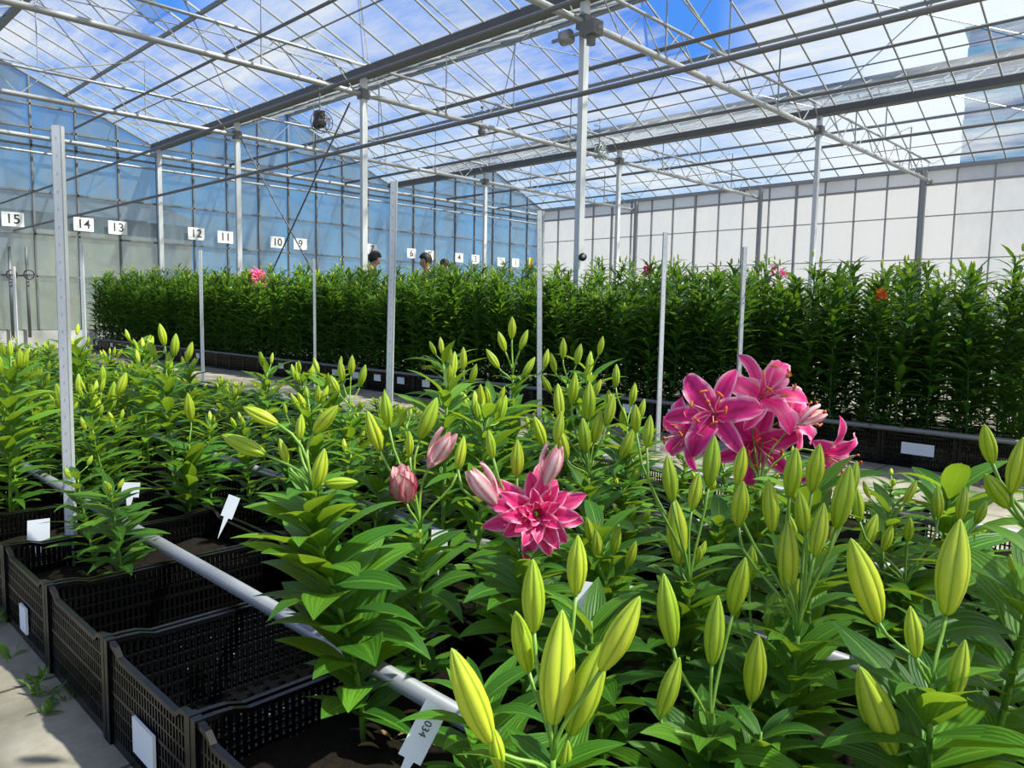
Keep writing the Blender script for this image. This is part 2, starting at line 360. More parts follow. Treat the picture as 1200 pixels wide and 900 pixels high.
for (x,y,lab) in ((6.75,YW-.15,'steel wall column under the near gutter beside sign 13'),(13.2,YW-.15,'steel wall column between signs 6 and 9'),(XW-.15,YW-.15,'steel corner column where blue and white walls meet'),
                  (XW-.15,13.7,'steel wall column on the white wall nearest the corner'),(XW-.15,9.65,'second steel wall column on the white wall'),(XW-.15,5.6,'steel wall column at the right end of the nearest long truss')):
    b = MB(); b.box((x-.045,y-.045,0),(x+.045,y+.045,4.35)); tag(b.build('wall_column',M['steelpost'] if y>17 else M['mull']),lab,'column')
for (k,sd,i,n_,lab) in VL:
    x0,x1 = GX[k],GX[k+1]; xm = (x0+x1)/2; xa = x0 if sd == 0 else x1
    y = Y0+i*DY; ex = xa+(xm-xa)*.5
    b = MB(); A=(xm,y,ZR+.03); Bq=(xm,y+DY*n_,ZR+.03); Cq=(ex,y+DY*n_,ZR+.60); Dq=(ex,y,ZR+.60)
    b.add([A,Bq,Cq,Dq],[(0,1,2,3)]); o = b.build('roof_vent',M['roofglass']); tag(o,lab,'vent')
    f = MB()
    for p_,q_ in ((A,Bq),(Bq,Cq),(Cq,Dq),(Dq,A)): f.bar(p_,q_,.03)
    f.build('vent_frame',M['alu'],o)
# ------------------------------------------------------------------ number signs
def text_mesh(s, size, bold=.012):
    cu = bpy.data.curves.new('t','FONT'); cu.body = s; cu.size = size; cu.align_x = 'CENTER'; cu.align_y = 'CENTER'; cu.extrude = .0004; cu.offset = size*bold
    o = bpy.data.objects.new('t',cu); COL.objects.link(o)
    bpy.context.view_layer.update()
    me = bpy.data.meshes.new_from_object(o.evaluated_get(bpy.context.evaluated_depsgraph_get()))
    bpy.data.objects.remove(o); me.materials.clear(); me.materials.append(M['ink']); return me
WD = {15:'fifteen, leftmost on the wall',14:'fourteen, between fifteen and thirteen',13:'thirteen, just left of a wall column',12:'twelve, just right of a wall column',11:'eleven, beside a tall column',10:'ten, touching the nine sign',9:'nine, behind the crossed bracing rods',7:'seven, partly hidden beside a tall column',6:'six, left of the middle person',5:'five, above the middle person',4:'four, left of the three',3:'three, between four and two',2:'two, left of the last sign',1:'one, rightmost on the wall'}
for num,px,py in ((15,15,257),(14,98,263),(13,138,267),(12,230,274),(11,264,278),(10,325,284),(9,352,286),(7,436,292),(6,482,297),(5,503,299),(4,538,302),(3,557,304),(2,587,307),(1,604,308)):
    q = on_y(px,py,YW-.09); W_ = .19 if num > 8 else .165
    b = MB(); b.box((-W_,-.008,-.14),(W_,.008,.14)); b.box((-W_,.008,-.02),(-W_+.02,.03,.02)); b.box((W_-.02,.008,-.02),(W_,.03,.02))
    o = b.build('number_sign',M['card']); o.location = q
    tag(o,'white sign numbered '+WD[num],'sign')
    t = link('number',text_mesh(str(num),.26),o); t.location = (0,-.0095,0); t.rotation_euler = (pi/2,0,0)
# ------------------------------------------------------------------ devices overhead
def torus(mb,c,Rr,r,axis,n=20,m=0):
    a = V(axis).normalized(); u = a.orthogonal().normalized(); w_ = a.cross(u); c = V(c)
    pts = [c+(u*cos(2*pi*i/n)+w_*sin(2*pi*i/n))*Rr for i in range(n+1)]
    mb.tube(pts,r,5,m,cap=False)
def fan(loc,lab,mt,sc):
    r = empty('circulation_fan',loc,lab,'fan'); r.scale = (sc,)*3
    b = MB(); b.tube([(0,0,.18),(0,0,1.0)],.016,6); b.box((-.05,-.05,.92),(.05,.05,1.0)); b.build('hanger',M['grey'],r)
    b = MB(); b.tube([(0,.18,-.02),(0,.15,-.02),(0,-.10,-.02),(0,-.13,-.02)],[.06,.11,.11,.06],12); b.box((-.09,-.08,.06),(.09,.10,.26)); b.build('motor',mt,r)
    b = MB()
    for yy in (-.16,.0): torus(b,(0,yy,0),.24,.009,(0,1,0))
    for rr in (.08,.16): torus(b,(0,-.19,0),rr,.004,(0,1,0))
    for i in range(12):
        a = 2*pi*i/12; b.tube([(cos(a)*.04,-.2,sin(a)*.04),(cos(a)*.24,-.16,sin(a)*.24),(cos(a)*.24,0,sin(a)*.24)],.004,4)
    b.build('guard',mt,r)
    for i in range(4):
        a = 2*pi*i/4+.5; u = V((cos(a),0,sin(a))); w_ = V((-sin(a),0,cos(a)))
        b = MB(); b.add([u*.04-w_*.02+V((0,-.13,0)),u*.21-w_*.04+V((0,-.15,0)),u*.21+w_*.04+V((0,-.10,0)),u*.04+w_*.02+V((0,-.11,0))],[(0,1,2,3)]); b.build('blade',mt,r)
    return r
fan((6.0,TY[2],3.55),'dark caged air fan hanging from the truss left of centre',M['black'],.62)
fan((12.5,TY[2],4.15),'pale grey-green caged air fan under the roof right of the nearest column',M['green'],.7)
fan((9.2,TY[2],4.0),'small dark grey caged air fan by the truss left of the nearest column',M['grey'],.42)
r = empty('vent_motor',(6.68,TY[1],3.95),'grey vent motor with side drum high on the nearest tall column','motor')
b = MB(); b.box((-.14,-.30,-.07),(.02,-.10,.08)); b.tube([(-.06,-.2,-.16),(-.06,-.2,-.07)],.05,12); b.build('motor_housing',M['grey'],r)
b = MB(); b.tube([(-.05,-.34,0),(-.05,.36,0)],.022,8); b.tube([(-.05,.10,0),(-.05,.22,0)],.08,14); b.build('drive_drum',M['steel'],r,True)
gp = V((6.72,TY[1],1.53))+rt*.06-fw*.03
r = empty('gauge',gp,'small round dark gauge fixed to the nearest tall column','gauge')
dv = (-fw)
b = MB(); b.tube([V((0,0,0)),dv*.04],.045,18); b.build('gauge_case',M['black'],r,True)
b = MB(); b.tube([dv*.041,dv*.043],.02,18); b.build('dial',M['pipe'],r,True)
for i,(px,py) in enumerate(((12,322),(32,322))):
    q = on_y(px,py,YW-.2); r = empty('pipe_valve',q,['valve pipe with wheel at the far left wall','valve pipe with wheel second from the far left'][i],'valve')
    b = MB(); b.tube([(0,0,-1.25),(0,0,.55)],.03,8); b.build('riser',M['grey'],r,True)
    b = MB(); torus(b,(0,-.12,0),.09,.012,(0,1,0)); b.tube([(0,0,0),(0,-.12,0)],.012,6); b.tube([(-.09,-.12,0),(.09,-.12,0)],.008,5); b.build('handwheel',M['black'],r)
b = MB(); q = on_y(622,309,YW-.12); b.box((-.1,-.01,-.2),(.1,.01,.2)); o = b.build('insect_card',M['yellow']); o.location = q; tag(o,'small yellow card beside sign 1 near the wall corner','card')
# ------------------------------------------------------------------ crates
def crate_mesh():
    b = MB(); LX,LY,Ht = .294,.199,.22; th = .007
    def top(s,dip):
        e = min(s,1-s); k = min(1,max(0,(e-.08)/.07)); k = k*k*(3-2*k); return Ht-dip*k
    def wall(a,c,dip,n_):
        a = V(a); c = V(c); d = c-a; nrm = V((d.y,-d.x,0)).normalized()*th/2; N = 20
        for i in range(N):
            s0,s1 = i/N,(i+1)/N; p0,p1 = a+d*s0,a+d*s1
            for (z0a,z0b,z1a,z1b,kk) in ((top(s0,dip)-.010,top(s1,dip)-.010,top(s0,dip),top(s1,dip),1.6),(0,0,.022,.022,1.0),(.050,.050,.054,.054,.8),(.080,.080,.084,.084,.8),(.110,.110,.118,.118,1.0),(.142,.142,.146,.146,.8),(.170,.170,.174,.174,.8)):
                nn = nrm*kk
                b.add([p0-nn+Z*z0a,p1-nn+Z*z0b,p1+nn+Z*z0b,p0+nn+Z*z0a,p0-nn+Z*z1a,p1-nn+Z*z1b,p1+nn+Z*z1b,p0+nn+Z*z1a],
                      [(3,2,1,0),(4,5,6,7),(0,1,5,4),(2,3,7,6)])
        for i in range(1,n_):
            s = i/n_; p0 = a+d*s
            b.bar(p0+Z*.02,p0+Z*(top(s,dip)-.010),.005,.005)
    c4 = [(-LX,-LY,0),(LX,-LY,0),(LX,LY,0),(-LX,LY,0)]
    wall(c4[0],c4[1],.012,44); wall(c4[1],c4[2],.018,30); wall(c4[2],c4[3],.012,44); wall(c4[3],c4[0],.018,30)
    for x,y,_ in c4: b.box((x-.009,y-.009,0),(x+.009,y+.009,Ht+.002))
    for i in range(15): x = -LX+.04*i+.016; b.box((x-.008,-LY,.006),(x+.008,LY,.014))
    for i in range(9): y = -LY+.045*i+.016; b.box((-LX,y-.008,.005),(LX,y+.008,.013))
    return b.mesh('crate',M['crate'])
CR = crate_mesh()
sb = MB(); N=10
for i in range(N+1):
    for j in range(N+1): sb.v.append((-.285+.57*i/N,-.19+.38*j/N,.13+R.uniform(-.008,.008))); sb.uv.append((0,0)); sb.c.append(.5)
for i in range(N):
    for j in range(N): sb.f.append((i*(N+1)+j,(i+1)*(N+1)+j,(i+1)*(N+1)+j+1,i*(N+1)+j+1)); sb.m.append(0)
SOILM = sb.mesh('soil',M['soil'],True)
def crate(x,y,soil,label,group=None,card=None):
    o = link('plant_crate',CR); o.location = (x,y,0); tag(o,label,'crate',group)
    if soil: link('soil',SOILM,o)
    if card:
        b = MB(); zc,w_ = card; b.box((-.306,-w_,zc-.035),(-.3,w_,zc+.035)); b.build('sticker',M['card'],o)
    return o
SZ = .13
AX = [.79,1.41,2.03,2.65]; CP = .42
emp = {(0,-1):'empty black crate in the left row, farthest of the empty ones',(0,-2):'empty black crate in the left row, middle one',(0,-3):'black crate holding the broad-leaved plant with dry leaves at its foot'}
for k in range(-7,30):
    yc = 2.04+CP*(k+.5)
    for i,x in enumerate(AX):
        dep = x*fw.x+yc*fw.y; lat = x*rt.x+yc*rt.y
        if dep < .3 or lat/max(dep,.1) > .95: continue
        if k > 12 and i < 1 and lat/dep < -.8: continue
        lab = emp.get((i,k))
        if lab: crate(x,yc,(i,k)==(0,-3),lab,None,(.085,.05) if k==-2 else None)
        elif i==0 and k==0: crate(x,yc,True,'black crate with soil at the foot of the leftmost near post',None,(.07,.03))
        elif i==0 and k==1: crate(x,yc,True,'black planted crate at the left edge of the picture, behind the near post')
        else: crate(x,yc,True,'black crate of lilies hidden among the plants of the near bed','crates of the near bed')
k = 0; y = -1.6
while y < 16.4:
    crate(5.2,y,True,'black crate in the front row under the tall lilies across the path' if k!=7 else 'black crate across the path with a large white label at the right','front crates of the far bed' if k!=7 else None,(.12,.09) if k==7 else ((.15,.06) if R.random()<.6 and k>8 else None))
    y += CP; k += 1
for i,x in enumerate((.79,1.45,2.09,2.73)):
    b = MB(); b.tube([(x,-1.2,.239),(x,15,.239)],.017,12)
    tag(b.build('heating_pipe',M['pipe'],None,True),['grey pipe lying across the empty crates in the left row','grey pipe over the second row of crates','grey pipe over the third row of crates','grey pipe over the row of crates next to the path'][i],'pipe')
b = MB(); b.tube([(4.86,-2,.235),(4.86,16,.235)],.016,10); tag(b.build('heating_pipe',M['grey'],None,True),'dark grey pipe along the front of the far crates','pipe')
def netpost(x,y,lab,z0=.015,h=1.4,tilt=0):
    r = empty('net_post',(x,y,z0),lab,'post')
    b = MB(); b.box((-.013,-.001,0),(.013,.001,h)); b.box((-.013,-.001,0),(-.011,.022,h)); b.box((.011,-.001,0),(.013,.022,h)); o = b.build('channel',M['steelpost'],r)
    b = MB(); z = .05
    while z < h-.02: b.box((-.0016,-.0015,z),(.0016,-.0005,z+.008)); z += .05
    b.build('slots',M['slot'],r)
    r.rotation_euler = (0,tilt,-radians(44)+R.uniform(-.1,.1)); return r
for (x,y,lab,tl,hh) in ((.660,2.47,'tall slotted steel post at the left, nearest the camera',.006,1.39),(1.86,2.52,'slotted steel post rising from the middle of the near bed',.02,1.4),(2.9,2.59,'slotted steel post right of the middle, in front of the far crop',-.02,1.4),
                  (4.11,2.65,'slim slotted post at the path, left of the pink lilies',0,1.4),(4.8,2.46,'slim slotted post before the far crop above the pink lilies',0,1.35),
                  (1.0,7.2,'short slotted post at the far left edge',0,1.4),(2.1,7.2,'short slotted post behind the near left post',0,1.4),(3.02,6.95,'slim post before the number 12 sign',0,1.4),(4.24,7.0,'slim post by the path before the number 9 sign',0,1.4),
                  (2.8,12.6,'far slim post at the left edge below sign 15',0,1.4)):
    netpost(x,y,lab,h=hh,tilt=tl)
# ------------------------------------------------------------------ plants
def leaf(mb,o,az,el,L,W,droop,seg=5,fold=.3,n=1,c=.5,tw=0,m=0):
    h = V((cos(az),sin(az),0)); side = V((-sin(az),cos(az),0)); p = V(o); vs=[]; uv=[]
    for i in range(seg+1):
        s = i/seg; e = el-droop*s**1.3
        d = h*cos(e)+Z*sin(e); nr = Z*cos(e)-h*sin(e)
        w_ = W*.5*(max(.22*(1-s),sin(pi*min(1,s**.8))**.95) if s < 1 else .02)
        t = tw*s; sd = side*cos(t)+nr*sin(t); n2 = nr*cos(t)-side*sin(t)
        for j in range(-n,n+1):
            q = j/n; vs.append(p+sd*w_*q+n2*(fold*w_*abs(q))); uv.append((q*.5+.5,s))
        p = p+d*(L/seg)
    k = 2*n+1
    fs = [(i*k+j,i*k+j+1,(i+1)*k+j+1,(i+1)*k+j) for i in range(seg) for j in range(2*n)]
    mb.add(vs,fs,uv,c,m)
PROF = [(0,.035),(.04,.070),(.14,.105),(.28,.138),(.42,.152),(.56,.146),(.70,.122),(.82,.088),(.91,.055),(.97,.026),(1,.005)]
M['petaledge'] = petalmat('pale_loosening_petal',(.72,.22,.30),(.90,.72,.68),(.72,.14,.28),.5)
def bud_mesh(name,mt,fat=1,n=24,openp=False):
    b = MB(); vs=[];uv=[]
    for s,r_ in PROF:
        for j in range(n):
            a = 2*pi*j/n; rr = r_*fat*(1.04-.13*(1-abs(sin(3*a)))**2.5+.05*cos(3*a))
            vs.append((cos(a)*rr,sin(a)*rr,s)); uv.append((j/n if j<=n/2 else 1-j/n,s))
    K = len(PROF)
    fs = [(i*n+j,i*n+(j+1)%n,(i+1)*n+(j+1)%n,(i+1)*n+j) for i in range(K-1) for j in range(n)]+[tuple(range(n-1,-1,-1)),tuple((K-1)*n+j for j in range(n))]
    b.add(vs,fs,uv)
    if openp:
        for i in range(3):
            az = i*2*pi/3+.3; h = V((cos(az),sin(az),0)); sd = V((-sin(az),cos(az),0)); v2=[]; u2=[]
            for k2 in range(8):
                s = k2/7; rr = .04+.21*fat*sin(pi*min(1,s*.72+.04))*1.0+.05*s*s; w_ = .17*sin(pi*min(1,s*.9+.06))**.7 if s<1 else .01
                for j in (-1,-.5,0,.5,1): v2.append(h*(rr-.10*j*j*(1-s*.3)*fat)+sd*w_*j+Z*(s*.98)); u2.append((j*.5+.5,s))
            b.add(v2,[(i2*5+j,i2*5+j+1,(i2+1)*5+j+1,(i2+1)*5+j) for i2 in range(7) for j in range(4)],u2,.5,1)
        return b.mesh(name,[mt,M['petaledge']],True)
    return b.mesh(name,mt,True)
BUD = bud_mesh('bud',M['bud']); BUDP = bud_mesh('pink_bud',M['pinkbud'],1.0,24,True)
def orient(o, d, roll=0):
    q = V(d).normalized().to_track_quat('Z','Y'); o.rotation_mode = 'QUATERNION'; o.rotation_quaternion = q @ Quaternion((0,0,1),roll)
def put_bud(root,base,d,L,pink=False,fat=1):
    o = link('bud',BUDP if pink else BUD,root); o.location = base; orient(o,d,R.uniform(0,6)); o.scale = (L*fat,L*fat,L)
    if pink: o['label'] = 'pink tinged bud about to open'
    return o
def curve(p0,p1,p2,p3,n):
    return [p0*(1-t)**3+p1*3*t*(1-t)**2+p2*3*t*t*(1-t)+p3*t**3 for t in [i/n for i in range(n+1)]]
def petal(mb,az,el0,L,W,recurve,base,ring=0,seg=9,n=3,ruff=.0,m=0):
    h = V((cos(az),sin(az),0)); side = V((-sin(az),cos(az),0)); p = V(base)+h*.004; vs=[];uv=[]
    for i in range(seg+1):
        s = i/seg; e = el0-recurve*s**1.4
        d = h*cos(e)+Z*sin(e); nr = Z*cos(e)-h*sin(e)
        w_ = W*.5*(max(.25*(1-s),sin(pi*min(1,s**.9))**.7) if s<1 else .03)
        for j in range(-n,n+1):
            q = j/n; vs.append(p+side*w_*q+nr*(.22*w_*(abs(q)**1.5)+ruff*sin(s*13+j*1.7+az)*q*q*w_)); uv.append((q*.5+.5,s))
        p = p+d*(L/seg)
    k = 2*n+1
    mb.add(vs,[(i*k+j,i*k+j+1,(i+1)*k+j+1,(i+1)*k+j) for i in range(seg) for j in range(2*n)],uv,.5,m)
def bloom_mesh(kind):
    b = MB()
    if kind == 'lily':
        for i in range(3): petal(b,i*2*pi/3+.5,.80,.118,.040,1.75,(0,0,0),seg=12,ruff=.15)
        for i in range(3): petal(b,i*2*pi/3+.5+pi/3,.85,.116,.058,1.85,(0,0,.003),seg=12,ruff=.35)
        me = b.mesh('flower',M['petal'],True)
    elif kind == 'star':
        for ring,(n_,L,W,el,rc) in enumerate(((6,.088,.033,.15,.8),(6,.084,.034,.45,1.0),(7,.075,.031,.75,1.0),(7,.062,.026,1.05,.9),(7,.048,.020,1.3,.7))):
            for i in range(n_): petal(b,i*2*pi/n_+ring*.5+R.uniform(-.25,.25),el+R.uniform(-.2,.2),L*R.uniform(.8,1.1),W,rc,(0,0,ring*.003),ruff=.55)
        me = b.mesh('flower',M['petal2'],True)
    else:
        for i in range(6): petal(b,i*pi/3,1.30,.055,.036,-.35,(0,0,0))
        for i in range(5): petal(b,i*pi*.4+.3,1.45,.050,.024,-.15,(0,0,.004))
        me = b.mesh('flower',M['petaldark'],True)
    s = MB()
    if kind == 'lily':
        for i in range(6):
            a = i*pi/3+.2; pts = [V((0,0,.0)),V((cos(a)*.012,sin(a)*.012,.05)),V((cos(a)*.035,sin(a)*.035,.085))]
            s.tube(pts,.0011,5,0); e = pts[-1]; t = V((-sin(a),cos(a),.3)).normalized()*.009
            s.tube([e-t,e-t*.5,e+t*.5,e+t],[.0015,.003,.003,.0015],6,1)
        s.tube([V((0,0,0)),V((.003,0,.06)),V((.006,.004,.105))],.0018,6,0); s.tube([V((.006,.004,.105)),V((.006,.004,.111))],.0045,6,1)
    sm = s.mesh('stamens',[M['filament'],M['anther']],True) if kind == 'lily' else None
    return me, sm
BL = {k:bloom_mesh(k) for k in ('lily','star','half')}
def put_bloom(root,pos,d,kind,sc=1,lab=None):
    me,sm = BL[kind]; o = link('flower',me,root); o.location = pos; orient(o,d,R.uniform(0,6)); o.scale = (sc,)*3
    if sm: link('stamens',sm,o)
    if lab: o['label'] = lab
    return o
def fore(label,apex,t,buds,nl=40,LL=.13,LW=.042,blooms=(),base=None,low=.08,stemr=.0045):
    A = at(apex[0],apex[1],t)
    bx,by = base if base else (A.x+R.uniform(-.03,.03)+.02,A.y+R.uniform(-.03,.03)+.02)
    root = empty('lily_plant',(bx,by,SZ),label,'lily'); O = V((bx,by,SZ)); A = A-O
    pts = curve(V((0,0,0)),V((0,0,A.z*.45)),A-Z*A.z*.3,A,10)
    st = MB(); st.tube(pts,[stemr*(1.25-.5*i/10) for i in range(11)],8)
    def onstem(s):
        k = min(9,int(s*10)); f = s*10-k; return pts[k]*(1-f)+pts[k+1]*f
    def ped(target,d):
        s = max(.7,min(1,(target.z-.05)/A.z)); a = onstem(s); Lp = (target-a).length
        st.tube(curve(a,a+Z*Lp*.35,target-V(d).normalized()*Lp*.4,target,5),.0026,6)
    for q in buds:
        px,py,Lp,tau = q[:4]; kind = q[4] if len(q)>4 else ''
        dd = q[5] if len(q)>5 else R.uniform(-.03,.03)
        L = Lp/FPX*t*1.04; d = Z*cos(radians(tau))+rt*sin(radians(tau))+fw*R.uniform(-.25,.1)
        d.normalize(); c = at(px,py,t+dd)-O; bs = c-d*L*.5
        put_bud(root,bs,d,L,kind=='p',R.uniform(.92,1.04)*(1.12 if Lp<60 else 1)); ped(bs,d)
    for bi,(px,py,kind,d3,sc) in enumerate(blooms):
        c = at(px,py,t+(-.05+.05*(bi%3)))-O; d = rt*d3[0]+Z*d3[1]-fw*d3[2]; d.normalize()
        put_bloom(root,c-d*.045*sc,d,kind,sc,{'star':'double pink flower with many pointed petals','half':'pale pink bud half open with crimson edges','lily':None}[kind]); ped(c-d*.05*sc,d)
    st.build('stem',M['stem'],root,True)
    fo = MB()
    for i in range(nl):
        s = low+(1-low)*i/nl; az = i*2.399+R.uniform(-.4,.4)
        el = R.uniform(.15,.75)+.25*s; k = .8+.45*sin(pi*min(1,s)) ; k *= R.uniform(.75,1.1)*(1-.3*max(0,s-.75)/.25)
        leaf(fo,onstem(s),az,el,LL*k,LW*k*1.05,R.uniform(.35,1.15),9,R.uniform(.1,.35),2,R.random(),R.uniform(-.5,.5))
    fo.build('foliage',M['leafbig'],root,True)
    return root
fore('broad-leaved lily with green and yellow buds standing beside the empty crates',(365,575),1.30,
     [(305,487,42,-62),(285,521,54,-66),(382,491,46,42),(375,549,48,14),(400,566,38,85),(332,528,30,-15),(352,500,30,5)],56,.145,.062,base=(.74,1.07),low=.06)
fore('lily with a large double pink star flower',(612,640),1.36,
     [(568,570,52,-35,'p'),(645,546,48,15,'p'),(606,537,44,0),(592,580,36,-40,'p'),(540,530,38,10),(655,500,36,8),(575,520,32,-10)],44,.12,.040,[(632,602,'star',(.1,.25,.9),1.05)])
fore('lily with a half open pale bud edged in crimson and more pink buds',(492,620),1.48,
     [(515,527,50,30,'p'),(502,490,52,22),(453,480,40,-5),(438,505,50,-15),(540,535,34,10),(480,520,30,0)],44,.12,.038,[(470,556,'half',(-.1,1,.5),1.5)])
fore('lily with the largest yellow-green buds at the bottom centre of the picture',(648,890),.86,
     [(552,815,118,-22),(653,782,132,4),(688,806,118,18),(625,698,88,-2),(676,662,74,0),(727,742,96,24),(612,752,84,-12),(662,893,60,5),(582,878,60,-10)],28,.13,.042)
fore('lily with five slender buds right of the bottom centre',(832,860),1.02,
     [(783,715,84,-8),(785,805,72,16),(838,738,78,4),(866,686,72,6),(885,783,86,0)],30,.13,.040)
fore('lily with a tall stem of many buds below the pink blooms',(935,745),1.15,
     [(923,651,84,-4),(903,592,62,-8),(929,553,58,0),(956,548,58,2),(988,582,74,6),(868,590,56,0),(868,545,46,5),(1000,560,40,10),(960,620,60,8),(940,600,50,-12)],30,.14,.040)
fore('large-budded lily at the lower right with long pointed buds',(1092,800),.92,
     [(1117,664,112,6),(1013,680,108,-22),(1027,832,128,-26),(1124,785,70,8),(1070,740,60,-10)],32,.15,.052)
fore('lily cut by the right edge of the picture with three upright buds',(1215,640),1.0,
     [(1158,520,52,-22),(1192,545,66,0),(1168,575,56,-42),(1215,560,60,15)],34,.15,.054)
fore('lily with slim buds left of the pink blooms',(808,690),1.35,
     [(785,560,52,-8),(834,540,58,5),(793,622,76,-6),(760,505,36,5),(745,490,34,-5),(815,575,44,10)],36,.12,.034)
fore('lily with round little buds behind the large-budded one at the right',(1060,690),1.5,
     [(1099,588,36,-5),(1128,590,40,5),(1040,630,32,10),(1018,625,48,20),(1005,590,40,-8),(1150,600,30,10),(1065,620,30,-5)],40,.13,.040)
fore('leafy lily filling the gap between the star flower and the slim buds',(710,690),1.5,
     [(700,640,36,-5),(722,632,36,8),(740,650,34,15),(690,620,30,-12)],44,.13,.038)
fore('lily with green buds just in front of the stem of many buds',(885,790),1.22,
     [(860,700,50,-8),(905,720,52,6),(930,700,44,12),(880,660,44,0)],32,.13,.036)
fore('lily crowned with a cluster of open hot pink blooms',(890,575),1.85,
     [(950,489,34,60,'p'),(930,575,40,20),(868,580,44,-10)],36,.13,.036,
     [(834,482,'lily',(-.45,.35,.95),1.15),(902,456,'lily',(.2,.55,.85),1.15),(890,524,'lily',(0,-.15,1),1.15),(980,540,'lily',(.6,-.3,.8),1.0),(800,510,'lily',(-.9,-.1,.6),.9),(940,488,'lily',(.7,.3,.7),.9)])
fore('lily with a group of closed buds standing behind the star flower',(690,560),1.9,
     [(655,470,40,-5),(672,455,36,5),(690,470,44,0),(700,500,38,10),(715,480,36,12),(685,510,40,-8),(660,520,36,-15),(632,505,36,-20),(735,520,36,20)],40,.125,.036)
fore('tallest lily spire behind the middle of the near bed',(601,440),2.2,
     [(600,384,26,0),(588,400,24,-20),(614,398,24,20),(577,420,26,-35),(620,430,26,30),(545,470,30,-30),(640,420,22,10)],50,.12,.034)
fore('leafy lily with small green buds right of the tallest spire',(665,450),2.4,
     [(660,408,24,0),(648,425,24,-15),(678,415,24,12),(690,432,24,25),(640,450,24,-30),(700,455,22,20)],46,.12,.034)
fore('leafy lily with small buds left of the tallest spire',(545,455),2.3,
     [(543,420,26,0),(555,438,24,15),(530,440,24,-20),(560,465,26,20),(520,470,26,-25)],44,.12,.034)
fore('lily with slender buds rising in front of the path, above the star flower',(735,500),2.3,
     [(722,440,26,0),(742,462,26,8),(752,480,26,14),(715,470,28,-10),(730,490,26,0)],40,.12,.034)
fore('lily with three yellow buds hanging beside the near left post',(105,530),2.95,
     [(70,466,34,-5),(112,474,34,-8),(132,464,34,10),(143,450,28,20),(92,450,24,0),(120,440,24,5)],46,.15,.040)
fore('lily with one single pale bud at the left behind the empty crates',(222,520),2.6,
     [(222,477,34,0)],48,.14,.038)
fore('tall leafy lily with upright buds at the left, right of the near post',(195,430),3.0,
     [(190,392,26,-5),(205,404,26,8),(178,408,24,-20),(222,412,24,20),(198,425,26,0)],50,.15,.040)
fore('lily with tight bud cluster left of the middle post',(410,480),2.6,
     [(400,435,26,-5),(412,428,24,5),(425,440,26,15),(392,450,22,-25)],40,.13,.036)
def proto(label,cat,h,nl,LL,LW,nb,bl,matl,seg,elr,group,loc=(0,0,-50),stm='stem'):
    root = empty('lily_plant',loc,label,cat,group)
    dx,dy = R.uniform(-.04,.04),R.uniform(-.04,.04); A = V((dx,dy,h))
    pts = curve(V((0,0,0)),V((0,0,h*.4)),A-Z*h*.3,A,6); st = MB(); st.tube(pts,[.005-.002*i/6 for i in range(7)],6)
    fo = MB()
    def onstem(s):
        k = min(5,int(s*6)); f = s*6-k; return pts[k]*(1-f)+pts[k+1]*f
    for i in range(nl):
        s = .02+.98*i/nl; k = (.8+.4*sin(pi*min(1,s)))*R.uniform(.8,1.15)
        leaf(fo,onstem(s),i*2.399+R.uniform(-.4,.4),R.uniform(*elr)+.35*s,LL*k,LW*k,R.uniform(.4,1.1),seg,.3,1,R.random(),R.uniform(-.4,.4))
    for i in range(nb):
        az = i*2*pi/nb+R.uniform(-.4,.4); s = 1-.12*R.random(); a = onstem(s)
        rr = R.uniform(.015,.05); tgt = a+V((cos(az)*rr,sin(az)*rr,R.uniform(.01,.06))); d = V((cos(az)*R.uniform(.05,.5),sin(az)*R.uniform(.05,.5),1))
        st.tube(curve(a,a+Z*.02,tgt-d.normalized()*.015,tgt,3),.0022,5); put_bud(root,tgt,d,bl*R.uniform(.75,1.15),False,.95)
    st.build('stem',M[stm],root,True); fo.build('foliage',matl,root,True)
    return root
def finish(root):
    for c in list(root.children): bpy.data.objects.remove(c)
    bpy.data.objects.remove(root)
LAB_A = 'green lily plant with closed yellow-green buds among many alike in the near bed'
GRP_A = 'budding lilies filling the near bed'
PA = [proto(LAB_A,'lily',.50,R.randint(42,48),.14,.035,n_,.062,M['leaf'],6,(.1,.65),GRP_A) for n_ in (3,5,2,2,3,6)]
PF = [proto('low leafy lily without buds among the foreground stems','lily',.30,32,.14,.042,0,.05,M['leafbig'],7,(.1,.8),'leafy lilies without buds in the foreground') for _ in range(3)]
cnt = 0
